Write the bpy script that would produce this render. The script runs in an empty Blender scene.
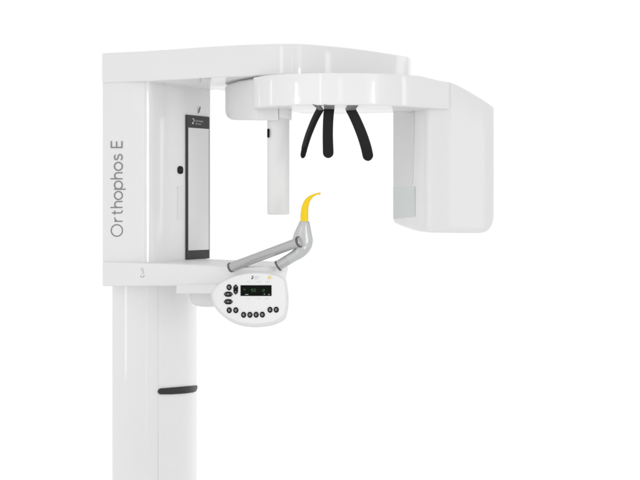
import bpy, bmesh, math
from mathutils import Vector, Matrix
R = math.radians
S = bpy.context.scene
COL = S.collection

# ------------------------------------------------------------------ camera
F = 1333.0            # focal length in photo pixels (640 wide)
HZ = 200.0            # photo row of the eye level
CZ = 1.65             # eye height
cam_d = bpy.data.cameras.new('camera'); cam = bpy.data.objects.new('camera', cam_d)
COL.objects.link(cam); S.camera = cam
cam.location = (0, 0, CZ); cam.rotation_euler = (R(90), 0, 0)
cam_d.sensor_width = 36; cam_d.lens = 36 * F / 640; cam_d.shift_y = -(240 - HZ) / 640
cam_d.clip_start = .05; cam_d.clip_end = 100

# ------------------------------------------------------------------ world and lamps
w = bpy.data.worlds.new('World'); S.world = w; w.use_nodes = True
bg = w.node_tree.nodes['Background']
# bright studio: white behind the camera and overhead, a little darker out to the sides
nt = w.node_tree; tcw = nt.nodes.new('ShaderNodeTexCoord'); sp = nt.nodes.new('ShaderNodeSeparateXYZ')
mr = nt.nodes.new('ShaderNodeMapRange'); nt.links.new(tcw.outputs['Generated'], sp.inputs[0])
nt.links.new(sp.outputs['Y'], mr.inputs['Value'])
mr.inputs['From Min'].default_value = -1; mr.inputs['From Max'].default_value = .2
mr.inputs['To Min'].default_value = .88; mr.inputs['To Max'].default_value = .89
nt.links.new(mr.outputs['Result'], bg.inputs[1]); bg.inputs[0].default_value = (1, 1, 1, 1)

def area(name, loc, target, sx, sy, power, spread=180):
    l = bpy.data.lights.new(name, 'AREA'); l.shape = 'RECTANGLE'; l.size = sx; l.size_y = sy
    l.energy = power; l.spread = R(spread)
    o = bpy.data.objects.new(name, l); COL.objects.link(o); o.location = loc
    d = Vector(target) - Vector(loc)
    o.rotation_euler = d.to_track_quat('-Z', 'Y').to_euler()
    return o
area('softbox_key', (-1.6, .6, 2.9), (-.1, 4, 1.5), 1.2, 1.6, 2.0)
area('added_fill', (1.9, .6, 2.3), (-.3, 4, 1.6), 1.0, 1.6, 4.6)  # unseen lamp added to lift right-facing surfaces such as the carriage corner
area('added_highlight_left', (-1.05, -.4, 1.65), (-.5, 4, 1.4), .12, 3.0, 5.0)  # added out of view to draw the upright highlight on the carriage
area('added_highlight_middle', (.22, -.4, 2.2), (.1, 4, 1.9), .12, .9, .8)  # unseen strip put in for the soft highlight on the ring's front
area('added_highlight_right', (3.0, 3.15, 1.85), (.25, 3.66, 1.9), .16, 1.4, 2.2)  # added for the bright band towards the ring's right end
area('added_side_left', (-3.0, 3.45, 1.6), (.28, 3.75, 1.7), .25, 1.6, 3.6)  # extra unseen lamp, brightens the tube head's inner corner
area('added_snoot_left', (-1.1, 2.2, 1.66), (.34, 3.86, 1.66), .36, 2.0, .20, 13)  # narrow beam added out of view to brighten the head's inner side
area('added_snoot_right', (1.0, 1.9, 1.72), (-.47, 4.05, 1.68), .36, .9, .13, 18)  # unseen narrow beam, put in to lift the carriage's right face
area('added_backdrop_light_left', (-2.6, 5.4, 2.6), (-1.0, 7.5, 1.5), 1.5, 2.5, 16)  # added out of frame so the backdrop comes out white
area('added_backdrop_light_right', (2.6, 5.4, 2.6), (1.0, 7.5, 1.5), 1.5, 2.5, 16)  # unseen counterpart, also added to whiten the backdrop
S.view_settings.view_transform = 'Standard'; S.view_settings.look = 'None'
S.view_settings.exposure = 0; S.view_settings.gamma = 1

# ------------------------------------------------------------------ materials
def mat(name, col, rough=.4, metal=0, coat=0, emit=None, bump=0, spec=.5):
    m = bpy.data.materials.new(name); m.use_nodes = True
    nt = m.node_tree; b = nt.nodes['Principled BSDF']
    b.inputs['Roughness'].default_value = rough; b.inputs['Metallic'].default_value = metal
    b.inputs['Coat Weight'].default_value = coat; b.inputs['Coat Roughness'].default_value = .08
    b.inputs['Specular IOR Level'].default_value = spec
    c = col if len(col) == 3 else col[:3]
    # very slight procedural mottling so that no surface is perfectly flat
    tc = nt.nodes.new('ShaderNodeTexCoord'); n = nt.nodes.new('ShaderNodeTexNoise')
    n.inputs['Scale'].default_value = 9; n.inputs['Detail'].default_value = 3
    nt.links.new(tc.outputs['Object'], n.inputs['Vector'])
    r = nt.nodes.new('ShaderNodeMix'); r.data_type = 'RGBA'
    r.inputs[6].default_value = (*[x * .98 for x in c], 1); r.inputs[7].default_value = (*c, 1)
    nt.links.new(n.outputs['Fac'], r.inputs[0]); nt.links.new(r.outputs[2], b.inputs['Base Color'])
    if bump:
        n2 = nt.nodes.new('ShaderNodeTexNoise'); n2.inputs['Scale'].default_value = 900
        nt.links.new(tc.outputs['Object'], n2.inputs['Vector'])
        bp = nt.nodes.new('ShaderNodeBump'); bp.inputs['Strength'].default_value = bump
        bp.inputs['Distance'].default_value = .0005
        nt.links.new(n2.outputs['Fac'], bp.inputs['Height']); nt.links.new(bp.outputs['Normal'], b.inputs['Normal'])
    if emit:
        b.inputs['Emission Color'].default_value = (*emit[:3], 1); b.inputs['Emission Strength'].default_value = emit[3]
    return m
M = dict(
    white=mat('white_lacquer', (.80, .80, .80), .44, coat=.9, spec=.25),
    shell=mat('white_plastic', (.80, .80, .80), .5, coat=.08, spec=.2),
    pale=mat('pale_plastic', (.72, .72, .72), .42),
    head=mat('white_head_cover', (.78, .78, .78), .5, coat=.3, spec=.25),
    panel=mat('panel_membrane', (.81, .81, .815), .45),
    mirror=mat('grey_mirror_glass', (.75, .75, .75), .18),
    dark=mat('dark_grey_plastic', (.035, .035, .035), .45, bump=.2, spec=.25),
    black=mat('black_plastic', (.008, .008, .008), .6, bump=.3, spec=.12),
    rubber=mat('black_rubber', (.007, .007, .007), .5, bump=.3, spec=.2),
    bracket=mat('grey_bracket', (.20, .20, .20), .45),
    metal=mat('satin_silver', (.50, .50, .50), .30, metal=.55),
    joint=mat('silver_grey_plastic', (.53, .535, .54), .33, metal=.4),
    ringm=mat('dark_steel_ring', (.12, .12, .12), .4, metal=.3),
    yellow=mat('yellow_plastic', (.86, .60, .004), .40, spec=.3),
    iconyellow=mat('yellow_print', (.92, .76, .34), .6),
    ink=mat('grey_ink', (.22, .22, .22), .6),
    faint=mat('faint_grey_ink', (.60, .60, .60), .6),
    dim=mat('dim_grey_ink', (.40, .40, .40), .6),
    whiteink=mat('white_ink', (.75, .75, .75), .6),
    glass=mat('green_grey_window', (.48, .53, .515), .15),
    greyface=mat('grey_side_plastic', (.68, .68, .68), .45),
    screen=mat('screen_glass', (.004, .006, .004), .5, spec=.06),
    green=mat('green_digits', (.02, .09, .02), .5, emit=(.06, .30, .05, .05)),
    back=mat('white_backdrop_paper', (.96, .96, .96), .9, spec=.1),
)

# ------------------------------------------------------------------ helpers
def X(px, d): return (px - 320) * d / F
def Z(row, d): return CZ - (row - HZ) * d / F
def W(px, row, d): return Vector((X(px, d), d, Z(row, d)))

def finish(name, me, mats, parent=None, smooth=True, ang=32):
    if not isinstance(mats, (list, tuple)): mats = [mats]
    for m in mats: me.materials.append(M[m])
    if smooth:
        for p in me.polygons: p.use_smooth = True
        me.set_sharp_from_angle(angle=R(ang))
    o = bpy.data.objects.new(name, me); COL.objects.link(o)
    if parent: o.parent = parent
    return o
def mk(name, bm, mats, parent=None, **k):
    bmesh.ops.remove_doubles(bm, verts=bm.verts, dist=1e-6)
    bmesh.ops.recalc_face_normals(bm, faces=bm.faces)
    me = bpy.data.meshes.new(name); bm.to_mesh(me); bm.free()
    return finish(name, me, mats, parent, **k)

def catmull(pts, n=8):
    """dense smooth curve through tuples of any length"""
    out = []; P = [pts[0]] + list(pts) + [pts[-1]]
    for i in range(1, len(P) - 2):
        a, b, c, d = P[i-1], P[i], P[i+1], P[i+2]
        for k in range(n):
            t = k / n
            out.append(tuple(.5 * (2*b[j] + (c[j]-a[j])*t + (2*a[j]-5*b[j]+4*c[j]-d[j])*t*t +
                       (3*b[j]-a[j]-3*c[j]+d[j])*t**3) for j in range(len(b))))
    out.append(tuple(pts[-1])); return out

def L(v, n): return list(v) if isinstance(v, (list, tuple)) else [v] * n

def slab(bm, pl, zt, zb, rt=.006, rb=.006, seg=5, ib=None, mi=0):
    """solid with plan outline pl [(x,y)], per-point top and bottom heights and edge radii"""
    n = len(pl); zt, zb, rt, rb = L(zt, n), L(zb, n), L(rt, n), L(rb, n)
    ib = rb if ib is None else L(ib, n)
    A = sum(pl[i][0]*pl[(i+1) % n][1] - pl[(i+1) % n][0]*pl[i][1] for i in range(n))
    s = 1 if A > 0 else -1; nr = []
    for i in range(n):
        a, b, c = Vector(pl[i-1]), Vector(pl[i]), Vector(pl[(i+1) % n])
        e1 = (b-a).normalized(); e2 = (c-b).normalized()
        n1 = Vector((e1.y, -e1.x))*s; n2 = Vector((e2.y, -e2.x))*s
        v = (n1+n2); v = v.normalized() if v.length > 1e-6 else n1
        nr.append(v / max(.5, v.dot(n1)))
    rings = []
    def ring(ins, z): rings.append([bm.verts.new((pl[i][0]-nr[i].x*ins[i], pl[i][1]-nr[i].y*ins[i], z[i])) for i in range(n)])
    for k in range(seg+1):
        a = math.pi/2*k/seg
        ring([ib[i]*(1-math.sin(a)) for i in range(n)], [zb[i]+rb[i]*(1-math.cos(a)) for i in range(n)])
    for q in (.25, .72):
        ring([0]*n, [(zb[i]+rb[i])*(1-q)+(zt[i]-rt[i])*q for i in range(n)])
    for k in range(seg+1):
        a = math.pi/2*k/seg
        ring([rt[i]*(1-math.cos(a)) for i in range(n)], [zt[i]-rt[i]*(1-math.sin(a)) for i in range(n)])
    fs = []
    for a, b in zip(rings, rings[1:]):
        for i in range(n):
            j = (i+1) % n
            fs.append(bm.faces.new((a[i], a[j], b[j], b[i])))
    fs.append(bm.faces.new(rings[0][::-1])); fs.append(bm.faces.new(rings[-1]))
    for f in fs: f.material_index = mi
    bmesh.ops.recalc_face_normals(bm, faces=fs)
    return fs

def plate(bm, pts, nrm, th, bev=0, mi=0, seg=3):
    """flat solid: outline pts (3-D, coplanar) extruded BACK along -nrm by th with a rounded front edge"""
    nrm = nrm.normalized(); n = len(pts); c = sum(pts, Vector())/n
    area_n = Vector()
    for i in range(n): area_n += (pts[i]-c).cross(pts[(i+1) % n]-c)
    if area_n.dot(nrm) < 0: pts = pts[::-1]
    nr = []
    for i in range(n):
        e1 = (pts[i]-pts[i-1]).normalized(); e2 = (pts[(i+1) % n]-pts[i]).normalized()
        a, b = e1.cross(nrm), e2.cross(nrm); v = (a+b).normalized()
        nr.append(v/max(.5, v.dot(a)))
    rings = []
    rings.append([bm.verts.new(p - nrm*th) for p in pts])
    st = seg if bev else 0
    for k in range(st+1):
        a = math.pi/2*k/max(1, st)
        ins = bev*(1-math.cos(a)); dep = bev*(1-math.sin(a))
        rings.append([bm.verts.new(pts[i]-nr[i]*ins-nrm*dep) for i in range(n)])
    fs = []
    for a, b in zip(rings, rings[1:]):
        for i in range(n): fs.append(bm.faces.new((a[i], a[(i+1) % n], b[(i+1) % n], b[i])))
    fs.append(bm.faces.new(rings[0][::-1])); fs.append(bm.faces.new(rings[-1]))
    for f in fs: f.material_index = mi
    return fs

def tube(bm, pts, rad, sides=20, flat=1.0, ref=None, mi=0, cap=True):
    """swept ellipse; flat = thickness across ref direction / width"""
    rings = []; n = len(pts); rad = L(rad, n); flat = L(flat, n)
    u0 = None
    for i, p in enumerate(pts):
        t = (pts[min(i+1, n-1)]-pts[max(i-1, 0)]).normalized()
        if ref is not None: u = (ref - t*ref.dot(t)).normalized()
        elif u0 is None: u = t.orthogonal().normalized()
        else: u = (u0 - t*u0.dot(t)).normalized()
        u0 = u; v = t.cross(u)
        rings.append([bm.verts.new(p + u*math.cos(2*math.pi*k/sides)*rad[i]*flat[i] + v*math.sin(2*math.pi*k/sides)*rad[i]) for k in range(sides)])
    fs = []
    for a, b in zip(rings, rings[1:]):
        for k in range(sides): fs.append(bm.faces.new((a[k], a[(k+1) % sides], b[(k+1) % sides], b[k])))
    if cap:
        fs.append(bm.faces.new(rings[0][::-1])); fs.append(bm.faces.new(rings[-1]))
    for f in fs: f.material_index = mi
    return fs

def interp(tab, x):
    if x <= tab[0][0]: return tab[0][1]
    for (a, va), (b, vb) in zip(tab, tab[1:]):
        if x <= b: return va + (vb-va)*(x-a)/(b-a)
    return tab[-1][1]

class Surf:
    """vertical curved surface known by (photo column, distance) pairs"""
    def __init__(s, curve): s.t = curve
    def d(s, px): return interp(s.t, px)
    def p(s, px, row, off=0):
        d = s.d(px); e = .4
        a = Vector((X(px-e, s.d(px-e)), s.d(px-e), 0)); b = Vector((X(px+e, s.d(px+e)), s.d(px+e), 0))
        t = (b-a).normalized(); n = Vector((t.y, -t.x, 0))
        return W(px, row, d) + n*off
    def patch(s, bm, top, bot, off, th, n=10, mi=0):
        """solid skin following the surface, top/bot = [(px,row)] tables"""
        x0, x1 = top[0][0], top[-1][0]; g = []
        for i in range(n+1):
            px = x0+(x1-x0)*i/n
            rt, rb = interp(top, px), interp(bot, px)
            g.append([s.p(px, rt, off), s.p(px, rb, off), s.p(px, rb, off-th), s.p(px, rt, off-th)])
        g = [[bm.verts.new(p) for p in q] for q in g]; fs = []
        for a, b in zip(g, g[1:]):
            for k in range(4): fs.append(bm.faces.new((a[k], a[(k+1) % 4], b[(k+1) % 4], b[k])))
        fs.append(bm.faces.new(g[0])); fs.append(bm.faces.new(g[-1][::-1]))
        for f in fs: f.material_index = mi

def ribbon(bm, pts, wd, mapf, mi=0, off=0.0, closed=False):
    """flat printed stroke; pts 2-D, mapf(u,v,off)->3-D"""
    n = len(pts); P = [Vector(p) for p in pts]; l = []; r = []
    for i in range(n):
        if closed: a, b = P[i-1], P[(i+1) % n]
        else: a, b = P[max(0, i-1)], P[min(n-1, i+1)]
        t = (b-a).normalized(); nn = Vector((-t.y, t.x))*wd/2
        l.append(bm.verts.new(mapf(*(P[i]+nn), off))); r.append(bm.verts.new(mapf(*(P[i]-nn), off)))
    m = n if closed else n-1
    for i in range(m):
        j = (i+1) % n
        f = bm.faces.new((l[i], l[j], r[j], r[i])); f.material_index = mi
def arc(cx, cy, rx, ry, a0, a1, n=16):
    return [(cx+rx*math.cos(R(a0+(a1-a0)*i/n)), cy+ry*math.sin(R(a0+(a1-a0)*i/n))) for i in range(n+1)]

def text_mesh(bm, body, size, mapf, mi=0, off=0.0):
    """letters of the built-in font, mapped by mapf(u,v,off)"""
    c = bpy.data.curves.new('t', 'FONT'); c.body = body; c.size = size; c.resolution_u = 4
    o = bpy.data.objects.new('t', c); COL.objects.link(o)
    bpy.context.view_layer.update()
    me = bpy.data.meshes.new_from_object(o.evaluated_get(bpy.context.evaluated_depsgraph_get()))
    vs = [bm.verts.new(mapf(v.co.x, v.co.y, off)) for v in me.vertices]
    for p in me.polygons:
        try:
            f = bm.faces.new([vs[i] for i in p.vertices]); f.material_index = mi
        except ValueError: pass
    bpy.data.objects.remove(o); bpy.data.curves.remove(c); bpy.data.meshes.remove(me)

# ------------------------------------------------------------------ setting: seamless studio backdrop
bm = bmesh.new(); prof = [(-3, 0), (5.2, 0)]
prof += [(5.2+1.6*math.sin(R(a)), 1.6-1.6*math.cos(R(a))) for a in range(5, 91, 5)] + [(6.8, 5.5)]
va = [[bm.verts.new((x, y, z)) for y, z in prof] for x in (-6, 6)]
for i in range(len(prof)-1): bm.faces.new((va[0][i], va[1][i], va[1][i+1], va[0][i+1]))
bd = mk('backdrop', bm, 'back', ang=60); bd['kind'] = 'structure'

# ------------------------------------------------------------------ the machine
unit = bpy.data.objects.new('panoramic_xray_machine', None); COL.objects.link(unit)
unit['label'] = 'white dental panoramic x-ray machine with tall column, overhead arm and yellow bite piece'
unit['category'] = 'x-ray machine'
def part(name, bm, mats, parent=unit, label=None, **k):
    o = mk(name, bm, mats, parent, **k)
    if label: o['label'] = label
    return o

# --- fixed lower column, with a seam
lc = catmull([(112.3, 4.06), (118, 4.035), (130, 4.005), (145, 3.992), (157.55, 3.998)], 6)
rc = catmull([(158.45, 3.999), (172, 4.015), (184, 4.045), (192, 4.09), (196.5, 4.16)], 6)
notch = [(157.8, 4.0002), (158.2, 4.0002)]
lcol = Surf([(a, b) for a, b in lc + rc])
pl = [(X(a, b), b) for a, b in lc+notch+rc] + [(-.44, 4.42), (X(112.3, 4.06), 4.42)]
bm = bmesh.new(); slab(bm, pl, CZ-.2, .0, 0, 0, 1)
part('column', bm, 'white', ang=40)
# dark grip set into the column
bm = bmesh.new()
top = [(157.8, 391.3), (158.6, 389.2), (160, 388.4), (170, 387.6), (184, 386.4), (196.2, 385.4)]
bot = [(157.8, 391.9), (158.6, 393.6), (160, 394.2), (172, 394.2), (184, 393.4), (192, 392.4), (195, 391.3), (196.2, 388.2)]
lcol.patch(bm, top, bot, .004, .012, 40)
part('column_grip', bm, 'dark', label='dark grey grip strip set into the lower column')

# --- height-adjustable carriage
cc = catmull([(102.6, 4.000), (112, 3.984), (126, 3.968), (140, 3.961), (147, 3.963), (154, 3.976), (165, 4.018), (176, 4.076)], 6)
cc += [(183, 4.1175), (210, 4.252)]
car = Surf(cc)
pl = [(X(a, b), b) for a, b in cc] + [(X(210.3, 4.262), 4.262), (-.40, 4.5), (X(102.6, 4.000), 4.5)]
bm = bmesh.new(); slab(bm, pl, CZ+.352, CZ-.187, .0, .0010, 2)
carriage = part('column_carriage', bm, 'white', ang=20)

# --- long mirror on the carriage
bm = bmesh.new()
car.patch(bm, [(185.4, 114.7), (208.4, 117.0)], [(185.4, 259.6), (208.4, 258.3)], .004, .006, 2)
mir = part('mirror', bm, 'dark', label='tall narrow mirror in a black frame', ang=10)
bm = bmesh.new()
car.patch(bm, [(187.1, 127.6), (207.6, 129.1)], [(187.1, 250.4), (207.6, 249.6)], .0052, .004, 2)
part('mirror_glass', bm, 'mirror', mir, ang=10)
def mm(u, v, off): return car.p(191.2+u*.86, 121.8-v+u*.075, .0045+off)
bm = bmesh.new()
ribbon(bm, [(0, 3.0), (1.3, 3.0), (2.0, 2.0), (1.9, .6), (1.2, 0)], .75, mm)
ribbon(bm, arc(.5, -1.4, .55, .55, 0, 340), .8, mm, off=.0001)
part('brand_mark', bm, 'whiteink', mir, smooth=False)
bm = bmesh.new()
text_mesh(bm, 'Dentsply', 2.5, lambda u, v, o: mm(u+3.6, v+.5, o))
text_mesh(bm, 'Sirona', 2.5, lambda u, v, o: mm(u+3.6, v-2.3, o))
part('lettering', bm, 'faint', mir, smooth=False)
# little lever above the mirror
bm = bmesh.new(); tube(bm, [car.p(198.0, 113.4, .001), car.p(198.4, 110.5, .004), car.p(198.9, 106.8, .005)], [.0016, .0022, .0018], 10)
part('lever', bm, 'bracket')
# laser window and its slider
bm = bmesh.new()
tt = [(177.4, 168.4), (178.2, 166.6), (179.5, 166), (180.6, 166), (182.0, 167.2), (182.4, 168.4)]
tb = [(177.4, 171.8), (178.2, 173.4), (179.5, 174), (180.6, 174), (182.0, 173.2), (182.4, 171.8)]
car.patch(bm, tt, tb, .003, .004, 12)
part('laser_window', bm, 'black')
bm = bmesh.new()
car.patch(bm, [(177.3, 187), (182.4, 187.1)], [(177.3, 219), (182.4, 219)], .0012, .002, 4)
part('slider_track', bm, 'shell')
bm = bmesh.new()
car.patch(bm, [(177.3, 187.2), (182.6, 187.2)], [(177.3, 188.3), (182.6, 188.3)], .0030, .002, 4)
part('slider_knob', bm, 'shell')

# --- product lettering, read from bottom to top
def mo(u, v, off): return car.p(122.6 - v, 236.8 - u, .0006+off)
bm = bmesh.new(); th = 1.15; xh = 8.3; cu = 0.0; k = 0
def st(pts, closed=False):
    global k
    q = [pts[0]]
    for a, b in zip(pts, pts[1:]):
        m = max(1, int(math.hypot(b[0]-a[0], b[1]-a[1])/.8))
        q += [(a[0]+(b[0]-a[0])*i/m, a[1]+(b[1]-a[1])*i/m) for i in range(1, m+1)]
    ribbon(bm, [(cu+p[0], p[1]) for p in q], th, mo, off=.00008*k, closed=closed); k += 1
def adv(a):
    global cu
    cu += a
def circ(cx, cy, rx, ry): st(arc(cx, cy, rx, ry, 0, 352.8, 48), True)
circ(6.3, 5.7, 5.8, 5.6); adv(14.9)                                            # O
st([(.6, 0), (.6, xh)]); st(arc(4.2, xh-3.3, 3.3, 2.8, 165, 85, 8)); adv(7.2)    # r
st([(1.8, 10.6), (1.8, 2.0), (2.1, 1.0), (3.0, .45), (4.3, .55)]); st([(0, xh-.5), (4.2, xh-.5)]); adv(6.6)   # t
def h():
    st([(.6, 0), (.6, 12)]); st([(6.6, 0), (6.6, 4.8)] + arc(3.7, 4.8, 2.9, 3.0, 0, 175, 14)); adv(9.3)
h(); adv(-1.2)
circ(4.5, 4.1, 4.0, 3.9); adv(10.2)                                             # o
st([(.6, -3.2), (.6, xh)]); circ(4.7, 4.1, 3.9, 3.9); adv(10.8)                 # p
adv(-.4); h(); adv(-.8)
circ(4.5, 4.1, 4.0, 3.9); adv(9.8)                                             # o
st([(.3+1.2*u, v) for u, v in [(5.0, 6.9), (3.9, 7.8), (2.4, 7.9), (1.1, 7.2), (.9, 6.0), (1.6, 5.0), (3.0, 4.4), (4.6, 3.8), (5.3, 2.6),
    (4.9, 1.2), (3.6, .4), (2.0, .5), (.6, 1.4)]]); adv(13.0)                   # s
st([(.6, -.05), (.6, 11.6)]); st([(0.6, 11.1), (7.0, 11.1)]); st([(.6, 5.8), (6.6, 5.8)]); st([(.6, .5), (7.0, .5)])  # E
part('lettering', bm, 'ink', smooth=False, label='grey product lettering running up the column')

# --- overhead arm
ac = [(102, 53), (125, 51.9), (150, 50.6), (175, 49), (200, 47.2), (225, 45.7), (250, 44.5), (280, 43.7), (305, 44),
      (340, 47), (370, 50.6), (395, 54.4), (408, 56.8)]
at = catmull(ac, 5)
def arm_d(row): return .44*F/(HZ-row)
pl = [(X(a, arm_d(r)), arm_d(r)) for a, r in at]
pl += [(X(411, 4.12)-.001, 4.120), (X(411, 4.13), 4.135), (X(411, 4.13), 4.42), (.0, 4.42), (-.2, 4.40), (-.29, 4.30), (-.33, 4.245), (-.352, 4.262),
       (-.40, 4.5), (X(102, 3.99)+.004, 4.5), (X(102, 3.99), 4.49)]
bm = bmesh.new(); slab(bm, pl, CZ+.44, CZ+.3505, .004, .006, 5)
part('overhead_arm', bm, 'white')

# --- rotating ring beneath the arm
rcv = catmull([(254.5, 3.735), (262, 3.697), (272, 3.665), (288, 3.634), (305, 3.617), (322, 3.608), (340, 3.606), (358, 3.609), (375, 3.6175), (388, 3.631),
               (398, 3.649), (408, 3.671), (428, 3.7195), (449, 3.772)], 5)
def rt_top(px): return interp([(254, .344), (411, .344), (420, .345), (430, .340), (440, .336), (449, .3335)], px)
pl = [(X(253.0, 3.76), 3.76), (X(253.3, 3.745), 3.745)] + [(X(a, d), d) for a, d in rcv]
zt = [CZ+.344]*2 + [CZ+rt_top(a) for a, d in rcv]
back = [(X(449, 3.772), 3.95), (.30, 3.97), (.2, 3.93), (.12, 3.965), (.03, 3.985), (-.05, 3.965), (X(293, 3.89), 3.90), (X(270, 3.9), 3.89)]
back = [back[0]] + catmull(back[1:], 4) + [(X(253.0, 3.76), 3.87)]
zt += [CZ+.3335] + [CZ+.344]*(len(back)-1)
pl += back
bm = bmesh.new(); slab(bm, pl, zt, CZ+.257, .003, .005, 5)
ring = part('rotating_arm', bm, 'white')
# bearing between arm and ring
bm = bmesh.new()
tube(bm, [Vector((-.03, 3.93, CZ+z)) for z in (.335, .36)], .12, 48)
part('bearing', bm, 'bracket')

# --- sensor housing at the left end of the ring
sc = [(225.2, 4.06), (225.6, 4.02), (227.5, 3.975), (232, 3.93), (240, 3.872), (248, 3.82), (256, 3.785), (268, 3.765), (278.4, 3.760)]
scd = catmull(sc, 8)
pl = [(X(a, d), d) for a, d in scd]
zb = [Z(interp([(225.2, 111), (225.6, 114), (226.5, 116.4), (228, 118.2), (230.5, 119.5), (234, 120.1), (278, 120.4)], a), d) for a, d in scd]
zt = [CZ+.3445+0*a for a, d in scd]
pl += [(X(279, 3.76), 3.90), (X(255, 3.95), 3.98), (X(226, 4.06), 4.12)]
zb += [CZ+.232, CZ+.243, CZ+.262]; zt += [CZ+.30, CZ+.30, CZ+.3445]
bm = bmesh.new(); slab(bm, pl, [z-.001 for z in zt], zb, .004, .004, 5)
part('sensor_mount', bm, 'head')
bm = bmesh.new()
pl = [(X(278.85, 3.76), 3.762), (X(286, 3.76), 3.762), (X(289.6, 3.765), 3.767), (X(290.8, 3.78), 3.78), (X(291, 3.79), 3.88), (X(279, 3.76), 3.88)]
slab(bm, pl, CZ+.262, CZ+.2315, .001, .003, 3)
part('mount_cover', bm, 'shell')
def rrect(x0, x1, y0, y1, r, n=6):
    o = []
    for cx, cy, a in ((x1-r, y1-r, 0), (x0+r, y1-r, 90), (x0+r, y0+r, 180), (x1-r, y0+r, 270)):
        o += arc(cx, cy, r, r, a, a+90, n)
    return o
bm = bmesh.new()
pl = rrect(X(267.2, 3.80), X(289.2, 3.80), 3.783, 3.850, .027, 8)
slab(bm, pl, CZ+.245, Z(214.6, 3.785), .001, .004, 4)
sens = part('sensor_housing', bm, 'shell', ang=50)
bm = bmesh.new()
tube(bm, [W(268.3, r, 3.7885) for r in (128.6, 129.4, 136.9, 137.7)], [.0015, .0034, .0034, .0015], 12, flat=1)
part('laser_window', bm, 'black', sens)

# --- x-ray tube head at the right end
hc = catmull([(494.0, 3.905), (493.2, 3.886), (488, 3.868), (476, 3.842), (462, 3.812), (449, 3.784), (438, 3.762), (431, 3.752), (427, 3.757),
              (424, 3.770), (421, 3.795), (418, 3.83), (405, 3.993), (393.4, 4.14)], 5)
def h_top(px, d):
    r = interp([(393, 92), (448, 92), (449.0, 82.0), (455, 84.2), (462, 87.5), (470, 92), (480, 98), (488, 103.2), (494, 107.5)], px)
    return Z(r, d) if px >= 449 else CZ+.300
def h_bot(px, d):
    return Z(interp([(393, 223), (398, 225.4), (406, 228.4), (414, 230.9), (422, 232.1), (435, 232.8), (482, 233.2), (487, 232.2), (490.5, 229.8), (493, 226), (494, 221)], px), d)
pl = [(X(a, d), d) for a, d in hc]; zt = [h_top(a, d) for a, d in hc]; zb = [h_bot(a, d) for a, d in hc]
ih = [min(.020, .020) for _ in hc]
pl += [(X(393.4, 4.14)+.03, 4.22), (X(494, 3.905)-.03, 4.22), (X(494, 3.905), 4.16)]
zt += [CZ+.30, zt[0]+.004, zt[0]]; zb += [zb[-1]-.002, zb[0]-.01, zb[0]]; ih += [.02]*3
bm = bmesh.new(); slab(bm, pl, zt, zb, .0015, [.018]*len(pl), 6, ib=[.009]*len(pl))
head = part('tube_head', bm, 'head', ang=38)
hs = Surf(sorted((a, d) for a, d in hc))
bm = bmesh.new()
hs.patch(bm, [(393.6, 187.2), (415.3, 186.6)], [(393.6, 218.6), (415.3, 216.6)], .0015, .004, 10)
part('beam_window', bm, 'glass', head, label='pale green translucent window low on the inner side')
bm = bmesh.new()
hs.patch(bm, [(393.6, 113.5), (412, 112), (414.6, 112)], [(393.6, 186.2), (411, 185.8), (413.2, 183), (414.2, 170), (414.6, 118)], .001, .003, 20)
part('inner_cover', bm, 'greyface', head)

# --- three head supports hanging from the ring
def blade(path, wds, thick, facing, pad=None):
    """swept rounded bar; facing = direction of its thin side"""
    P = [W(*p) for p in path]; bm = bmesh.new()
    dense = catmull([(*P[i], wds[i]) for i in range(len(P))], 6)
    pts = [Vector(q[:3]) for q in dense]; rad = [q[3]*3.70/F/2 for q in dense]
    # half-round tip
    t = (pts[-1]-pts[-2]).normalized(); r = rad[-1]
    for a in (20, 40, 60, 75, 86):
        pts.append(P[-1] + t*r*math.sin(R(a))); rad.append(r*math.cos(R(a)))
    sides = 4; n = len(pts); rings = []
    for i, p in enumerate(pts):
        tt = (pts[min(i+1, n-1)]-pts[max(i-1, 0)]).normalized()
        u = (facing-tt*facing.dot(tt)).normalized(); v = tt.cross(u)
        h = thick/2; b = min(.0018, rad[i]*.5)
        sec = [(h, -rad[i]+b), (h, rad[i]-b), (h-b, rad[i]), (-h+b, rad[i]), (-h, rad[i]-b), (-h, -rad[i]+b), (-h+b, -rad[i]), (h-b, -rad[i])]
        rings.append([bm.verts.new(p+u*a+v*c) for a, c in sec])
    for a, b in zip(rings, rings[1:]):
        for q in range(8): bm.faces.new((a[q], a[(q+1) % 8], b[(q+1) % 8], b[q]))
    bm.faces.new(rings[0][::-1]); bm.faces.new(rings[-1])
    return bm
def hbracket(q):
    bm = bmesh.new(); a = [W(*p) for p in q]
    nv = (a[1]-a[0]).cross(a[2]-a[0]).normalized()
    if nv.y > 0: nv = -nv
    plate(bm, a, nv, .006, .0008)
    return bm
b1 = part('head_support', blade([(320.9, 108, 3.655), (315, 119, 3.66), (308.8, 134, 3.67), (305, 146, 3.68), (304.0, 151, 3.683)],
     [5.5, 5.0, 4.6, 4.2, 3.6], .018, Vector((.5, -.86, -.1))), 'rubber', label='black curved head support seen edge-on')
part('support_bracket', hbracket([(312.3, 104.6, 3.612), (317.0, 104.9, 3.612), (322.8, 110.2, 3.648), (318.8, 110.6, 3.648)]), 'bracket', b1)
bm = bmesh.new(); tube(bm, [W(304.8, 147.0, 3.675), W(304.3, 149.2, 3.675), W(303.6, 152.2, 3.675), W(303.0, 155.4, 3.675), W(302.6, 157.2, 3.675), W(302.4, 158.2, 3.675)], [.004, .0068, .0078, .0072, .005, .002], 18)
part('pad_tip', bm, 'black', b1)
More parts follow.
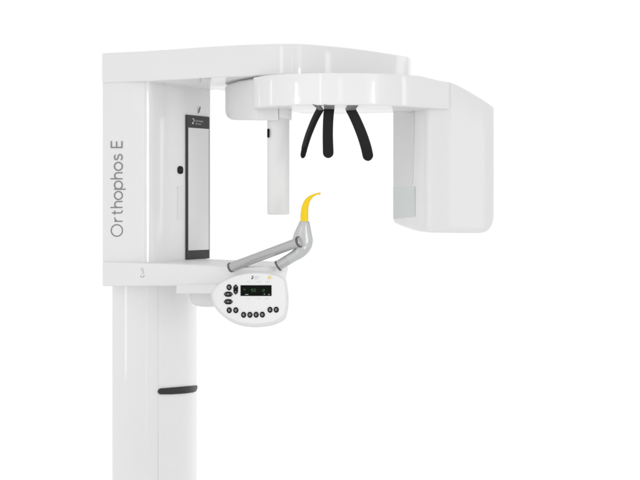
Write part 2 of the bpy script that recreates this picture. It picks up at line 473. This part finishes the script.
b2 = part('head_support', blade([(329.2, 108.4, 3.655), (328.2, 120, 3.650), (327.8, 135, 3.650), (328.2, 152.6, 3.655)],
     [10.4, 10.2, 10.2, 10.6], .012, Vector((0, -1, 0))), 'rubber', label='black straight head support facing the front')
part('support_bracket', hbracket([(323.6, 104.6, 3.608), (334.8, 104.6, 3.608), (334.6, 109.2, 3.642), (324.0, 109.2, 3.642)]), 'bracket', b2)
b3 = part('head_support', blade([(350.2, 108.8, 3.655), (355.5, 119, 3.65), (361.8, 134, 3.645), (366, 147, 3.645), (367.9, 155.5, 3.65)],
     [9.2, 9.6, 10, 10.2, 10.2], .012, Vector((-.25, -1, 0))), 'rubber', label='black curved head support leaning to the right')
part('support_bracket', hbracket([(349.2, 104.8, 3.612), (359.2, 104.6, 3.614), (355.2, 110.2, 3.645), (345.4, 110.6, 3.645)]), 'bracket', b3)

# --- lower support arm
sh = catmull([(102.6, 3.99), (112, 3.972), (125, 3.955), (145, 3.930), (170, 3.885), (195, 3.83), (220, 3.772), (243, 3.722), (262, 3.695), (276, 3.695),
              (284.5, 3.725), (287.8, 3.79)], 5)
pl = [(X(a, d), d) for a, d in sh]
zt = [CZ-.1855]*len(sh)
zb = [Z(interp([(102, 286.3), (190, 286.0), (230, 286), (290, 284)], a), d) for a, d in sh]
rb = [interp([(102, .004), (170, .008), (195, .018), (220, .035), (240, .050), (290, .050)], a) for a, d in sh]
ib = [interp([(102, .004), (170, .010), (195, .026), (220, .050), (240, .070), (290, .04)], a) for a, d in sh]
rt = [interp([(102, .003), (170, .005), (230, .010), (290, .014)], a) for a, d in sh]
ext = [(X(286, 3.90), 3.90), (X(280, 4.0), 4.0), (X(262, 4.08), 4.08), (X(230, 4.13), 4.13), (X(208, 4.2), 4.2), (X(206, 4.30), 4.30), (X(200, 4.45), 4.45), (X(102.6, 3.99), 4.45)]
pl += ext; zt += [CZ-.1855]*len(ext); zb += [CZ-.245]*len(ext); rb += [.02]*5+[.004]*3; ib += [.02]*5+[.004]*3; rt += [.008]*5+[.003]*3
bm = bmesh.new(); slab(bm, pl, zt, zb, rt, rb, 6, ib=ib)
shelf = part('support_arm', bm, 'shell', ang=38)
# small mark on it
shs = Surf([(a, d) for a, d in sh])
def ms(u, v, off): return shs.p(142.3+u, 272.6-v, .0006+off)
bm = bmesh.new()
ribbon(bm, arc(0, 3.0, 1.4, 1.3, 150, 30, 8), .45, ms)
ribbon(bm, arc(.1, .8, 1.3, 1.7, 150, -120, 14), .42, ms, off=.0001)
ribbon(bm, arc(.1, -2.9, 1.7, 1.7, 170, 380, 12), .6, ms, off=.0002)
part('printed_mark', bm, 'dim', smooth=False)
# bracket and round joint under it
bm = bmesh.new()
pl = [(X(176, 3.9), 3.93), (X(176.4, 3.9), 3.893), (X(178, 3.9), 3.875), (X(195, 3.85), 3.845), (X(225, 3.8), 3.79), (X(236, 3.78), 3.80), (X(240, 3.9), 3.9), (X(215, 4), 3.99), (X(180, 3.98), 3.96)]
slab(bm, pl, CZ-.24, [Z(293.6, q[1]) if i < 6 else CZ-.268 for i, q in enumerate(pl)], .001, .004, 4)
part('arm_bracket', bm, 'shell')
bm = bmesh.new()
c = Vector((X(210, 3.93), 3.93, 0))
pr = [(.060, Z(291, 3.9)), (.060, Z(298, 3.9)), (.058, Z(301, 3.9)), (.052, Z(304, 3.9)), (.043, Z(306, 3.9)), (.030, Z(307, 3.9))]
tube(bm, [Vector((c.x, c.y, z)) for r, z in pr], [r for r, z in pr], 40)
part('swivel_joint', bm, 'pale', ang=50)

# --- chin-rest handles
def rod(name, a, b, r, ring_at, extra=None):
    bm = bmesh.new(); A, B = W(*a), W(*b); tube(bm, [A, B], r, 28)
    o = part(name, bm, 'metal'); t = (B-A).normalized()
    for q in ring_at:
        p = A + (B-A)*q; bm = bmesh.new()
        tube(bm, [p-t*.0028, p-t*.0022, p+t*.0022, p+t*.0028], [r*1.0, r*1.10, r*1.10, r*1.0], 28)
        part('end_ring', bm, 'ringm', o)
    return o
rod('handle', (229.6, 267.8, 3.740), (298.3, 242.2, 3.640), .0130, (.02,))
rod('handle', (277.6, 266.2, 3.668), (296, 254.8, 3.660), .0142, (.03,))
# joint that carries the bite piece
bm = bmesh.new(); D = 3.655
jp = catmull([(304.4, 221.4, 4.9), (304.2, 225, 6.0), (303.6, 230, 7.6), (302.9, 236, 9.5), (302.7, 241, 10.2), (302.6, 245.5, 9.2), (301.2, 249.6, 7.4),
              (298.4, 252.9, 6.2), (294, 256, 5.4), (288, 259.6, 5.1)], 4)
jp = [(303.9+.5, 221.1, 4.2)] + jp
fl = [min(1.0, 6.0/q[2]) if q[1] < 246 else .98 for q in jp]
fl = [sum(fl[max(0, i-2):i+3])/len(fl[max(0, i-2):i+3]) for i in range(len(fl))]
tube(bm, [W(a, b, D+.004) for a, b, c in jp], [c*D/F for a, b, c in jp], 32, flat=fl, ref=Vector((0, -1, 0)))
part('chin_joint', bm, 'joint', ang=55)
# socket around the left handle
bm = bmesh.new()
A = W(291, 245.0, 3.66); B = W(300.0, 241.6, 3.640); t = (B-A).normalized()
A = W(229.6, 267.8, 3.740); B = W(298.3, 242.2, 3.640); t = (B-A).normalized()
tube(bm, [B-t*.001, B-t*.000, B+t*.005, B+t*.006], [.0145, .0158, .0158, .0150], 32)
part('socket', bm, 'ringm')
bm = bmesh.new()
tube(bm, [B-t*.002, B+t*.006, B+t*.0075, B+t*.0085], [.0128, .0128, .0115, .008], 32)
part('socket_sleeve', bm, 'metal')

# --- yellow bite piece
bm = bmesh.new()
bp = catmull([(304.3, 223, 3.655, 4.0), (304.4, 215, 3.655, 3.9), (304.9, 209, 3.655, 3.6), (306.4, 203, 3.655, 3.0), (309.2, 198.6, 3.655, 2.2), (312.6, 195.8, 3.655, 1.4),
              (316, 194.2, 3.655, .95), (318.4, 193.7, 3.655, .95), (319.8, 193.6, 3.655, 1.25), (320.6, 193.6, 3.655, .7)], 5)
tube(bm, [W(*q[:3]) for q in bp], [q[3]*3.655/F for q in bp], 18, flat=.8, ref=Vector((0, -1, 0)))
part('bite_block', bm, 'yellow', ang=60)

# --- control panel
pc = W(250, 300, 3.60); pn = Vector((-.05, -1, .20)).normalized()
def PP(px, row, off=0.0):
    r = (W(px, row, 1.0) - cam.location); cl = Vector(cam.location)
    t = (pc - cl).dot(pn) / r.dot(pn)
    return cl + r*t + pn*off
outl = [(210.6, 295), (212.3, 290), (217, 284.6), (224, 280), (233, 276), (243, 273.4), (255, 272.2), (266, 272.6), (276, 274.4), (282.5, 276.8), (285.6, 280), (286.8, 286),
        (287.8, 295), (287.8, 304), (286.6, 312), (284.6, 317.6), (279, 321.6), (270, 324.6), (258, 326.2), (247, 325.8), (236, 323.4), (226, 318.2), (217.6, 311), (212.6, 303)]
outl = [q for q in catmull(outl+[outl[0]], 4)[:-1]]
bm = bmesh.new(); plate(bm, [PP(a, b) for a, b in outl], pn, .028, .006, seg=6)
panel = part('control_panel', bm, 'pale', ang=60)
bm = bmesh.new()   # arm holding the panel
tube(bm, [PP(238, 292, -.02), W(235, 285, 3.79)], .030, 24); part('panel_mount', bm, 'shell', panel)
# raised face
ins = [(250+(a-250)*.945, 299.4+(b-299.4)*.925-.6) for a, b in outl]
bm = bmesh.new(); plate(bm, [PP(a, b, .0012) for a, b in ins], pn, .003, .001)
part('panel_face', bm, 'panel', panel)
OF = .0016
def quad(bm, x0, x1, y0, y1, off, th, mi=0, bev=0): plate(bm, [PP(x0, y0, off), PP(x1, y0, off), PP(x1, y1, off), PP(x0, y1, off)], pn, th, bev, mi)
bm = bmesh.new(); quad(bm, 240.6, 271.6, 285.3, 296.0, OF+.0006, .001)
disp = part('display', bm, 'screen', panel, label='black display with dim green digits')
bm = bmesh.new()
def mp(cx, cy):
    return lambda u, v, o: PP(cx+u, cy-v, OF+.0008+o)
def seven(cx, cy, s, segs):
    w_, h_ = .8*s, 1.4*s
    C = {'a': [(-w_, h_), (w_, h_)], 'g': [(-w_, 0), (w_, 0)], 'd': [(-w_, -h_), (w_, -h_)], 'f': [(-w_, h_-.1), (-w_, .1)], 'b': [(w_, h_-.1), (w_, .1)],
         'e': [(-w_, -.1), (-w_, -h_+.1)], 'c': [(w_, -.1), (w_, -h_+.1)]}
    for i, q in enumerate(segs): ribbon(bm, C[q], .42, mp(cx, cy), off=.00005*i)
seven(252.2, 290.4, .95, 'abcdfg'); seven(254.9, 290.4, .95, 'abcdef'); seven(261.8, 290.6, .8, 'bc'); seven(264.0, 290.6, .8, 'abged')
seven(244.6, 289.6, .7, 'bcfge')
part('digits', bm, 'green', disp, smooth=False)
bm = bmesh.new()
for cx, cy, w_ in ((246.8, 294.6, 3.2), (264.4, 294.2, 1.2), (269.0, 294.6, 1.6)):
    bm = bmesh.new(); ribbon(bm, [(-w_/2, 0), (w_/2, 0)], .7, mp(cx, cy)); part('status_icon', bm, 'dim', disp, smooth=False)

def button(cx, cy, kind):
    bm = bmesh.new(); o = OF+.0016
    if kind == 'o': pts = arc(cx, cy, 2.55, 2.95, 0, 345, 23)
    elif kind == 'h': pts = [(cx-4.6, cy), (cx-2.6, cy-2.3), (cx-.4, cy-2.6), (cx+.4, cy-2.6), (cx+2.6, cy-2.3), (cx+4.6, cy), (cx+2.6, cy+2.3), (cx+.4, cy+2.6), (cx-.4, cy+2.6), (cx-2.6, cy+2.3)]
    else: pts = [(cx, cy-5.3), (cx+2.3, cy-2.8), (cx+2.4, cy-.4), (cx+1.7, cy), (cx+2.4, cy+.4), (cx+2.1, cy+3), (cx, cy+5.1), (cx-2.1, cy+3), (cx-2.4, cy+.4), (cx-1.7, cy), (cx-2.4, cy-.4), (cx-2.3, cy-2.8)]
    plate(bm, [PP(a, b, o) for a, b in pts], pn, .002, .0005)
    f = lambda u, v, q: PP(cx+u, cy-v, o+.0001+q)
    if kind == 'o':
        ribbon(bm, arc(0, 0, 1.0, 1.1, 20, 340, 10), .42, f, mi=1); ribbon(bm, [(-.5, 0), (.5, 0)], .4, f, mi=1, off=.00005)
    elif kind == 'h':
        ribbon(bm, [(-1.0, -1), (-1.0, 1)], .6, f, mi=1); ribbon(bm, [(.5, -1), (.5, 1)], .6, f, mi=1)
        ribbon(bm, [(-2.4, .7), (-3.1, 0), (-2.4, -.7)], .35, f, mi=1); ribbon(bm, [(2.4, .7), (3.1, 0), (2.4, -.7)], .35, f, mi=1)
    else:
        ribbon(bm, [(-.8, 2.2), (0, 3.1), (.8, 2.2)], .4, f, mi=1); ribbon(bm, [(-.8, -2.0), (0, -2.9), (.8, -2.0)], .4, f, mi=1)
    b = part('button', bm, ['black', 'dim'], panel, smooth=False)
for a, b in ((229.2, 287.4), (229.3, 310.3), (235.9, 310.3), (243.7, 314.9), (250.0, 314.9), (256.2, 314.8), (262.4, 314.7), (270.1, 309.9), (276.3, 309.8)):
    button(a, b, 'o')
button(228.4, 294.3, 'h'); button(228.4, 301.8, 'h'); button(235.8, 289.6, 'v')

bm = bmesh.new()
f = mp(252.4, 277.6)
ribbon(bm, [(-.7, 1.3), (.3, 1.3), (.8, .5), (.5, -.5), (0, -.8)], .75, f); ribbon(bm, arc(-.4, -1.1, .4, .4, 0, 340, 10), .6, f, off=.0001)
part('brand_mark', bm, 'dark', panel, smooth=False)
bm = bmesh.new()
text_mesh(bm, 'Dentsply', 1.55, lambda u, v, o: mp(254.6, 277.5)(u*.85, v+.1, o)); text_mesh(bm, 'Sirona', 1.55, lambda u, v, o: mp(254.6, 277.5)(u*.85, v-1.7, o))
part('lettering', bm, 'dim', panel, smooth=False)
bm = bmesh.new(); f = mp(269.6, 277.6)
for a in (90, 210, 330):
    A = [(0.3*math.cos(R(a)), .3*math.sin(R(a)))] + arc(0, 0, 1.35, 1.35, a-30, a+30, 6)
    vs = [bm.verts.new(f(u, v, .0001)) for u, v in A]; bm.faces.new(vs).material_index = 1
pts = [(0, 3.0)] ; vs = [bm.verts.new(f(u, v, 0)) for u, v in arc(0, 0, 1.9, 1.9, 0, 345, 23)]; bm.faces.new(vs).material_index = 0
part('warning_symbol', bm, ['iconyellow', 'dim'], panel, smooth=False)
bm = bmesh.new()
for row, xs in ((281.9, ((248.4, 3), (259.2, 4), (268, 3.4))), (298.8, ((248.4, 2.6), (259, 2.6), (267, 3.2)))):
    for cx, w_ in xs:
        bm = bmesh.new(); ribbon(bm, [(-w_/2, 0), (w_/2, 0)], .55, mp(cx, row)); part('legend', bm, 'faint', panel, smooth=False)

# shared base for the machine's origin
base = Vector((X(150, 4.2), 4.2, 0))
for o in [c for c in bpy.data.objects if c.parent == unit]:
    o.matrix_parent_inverse = Matrix.Translation(-base)
unit.location = base
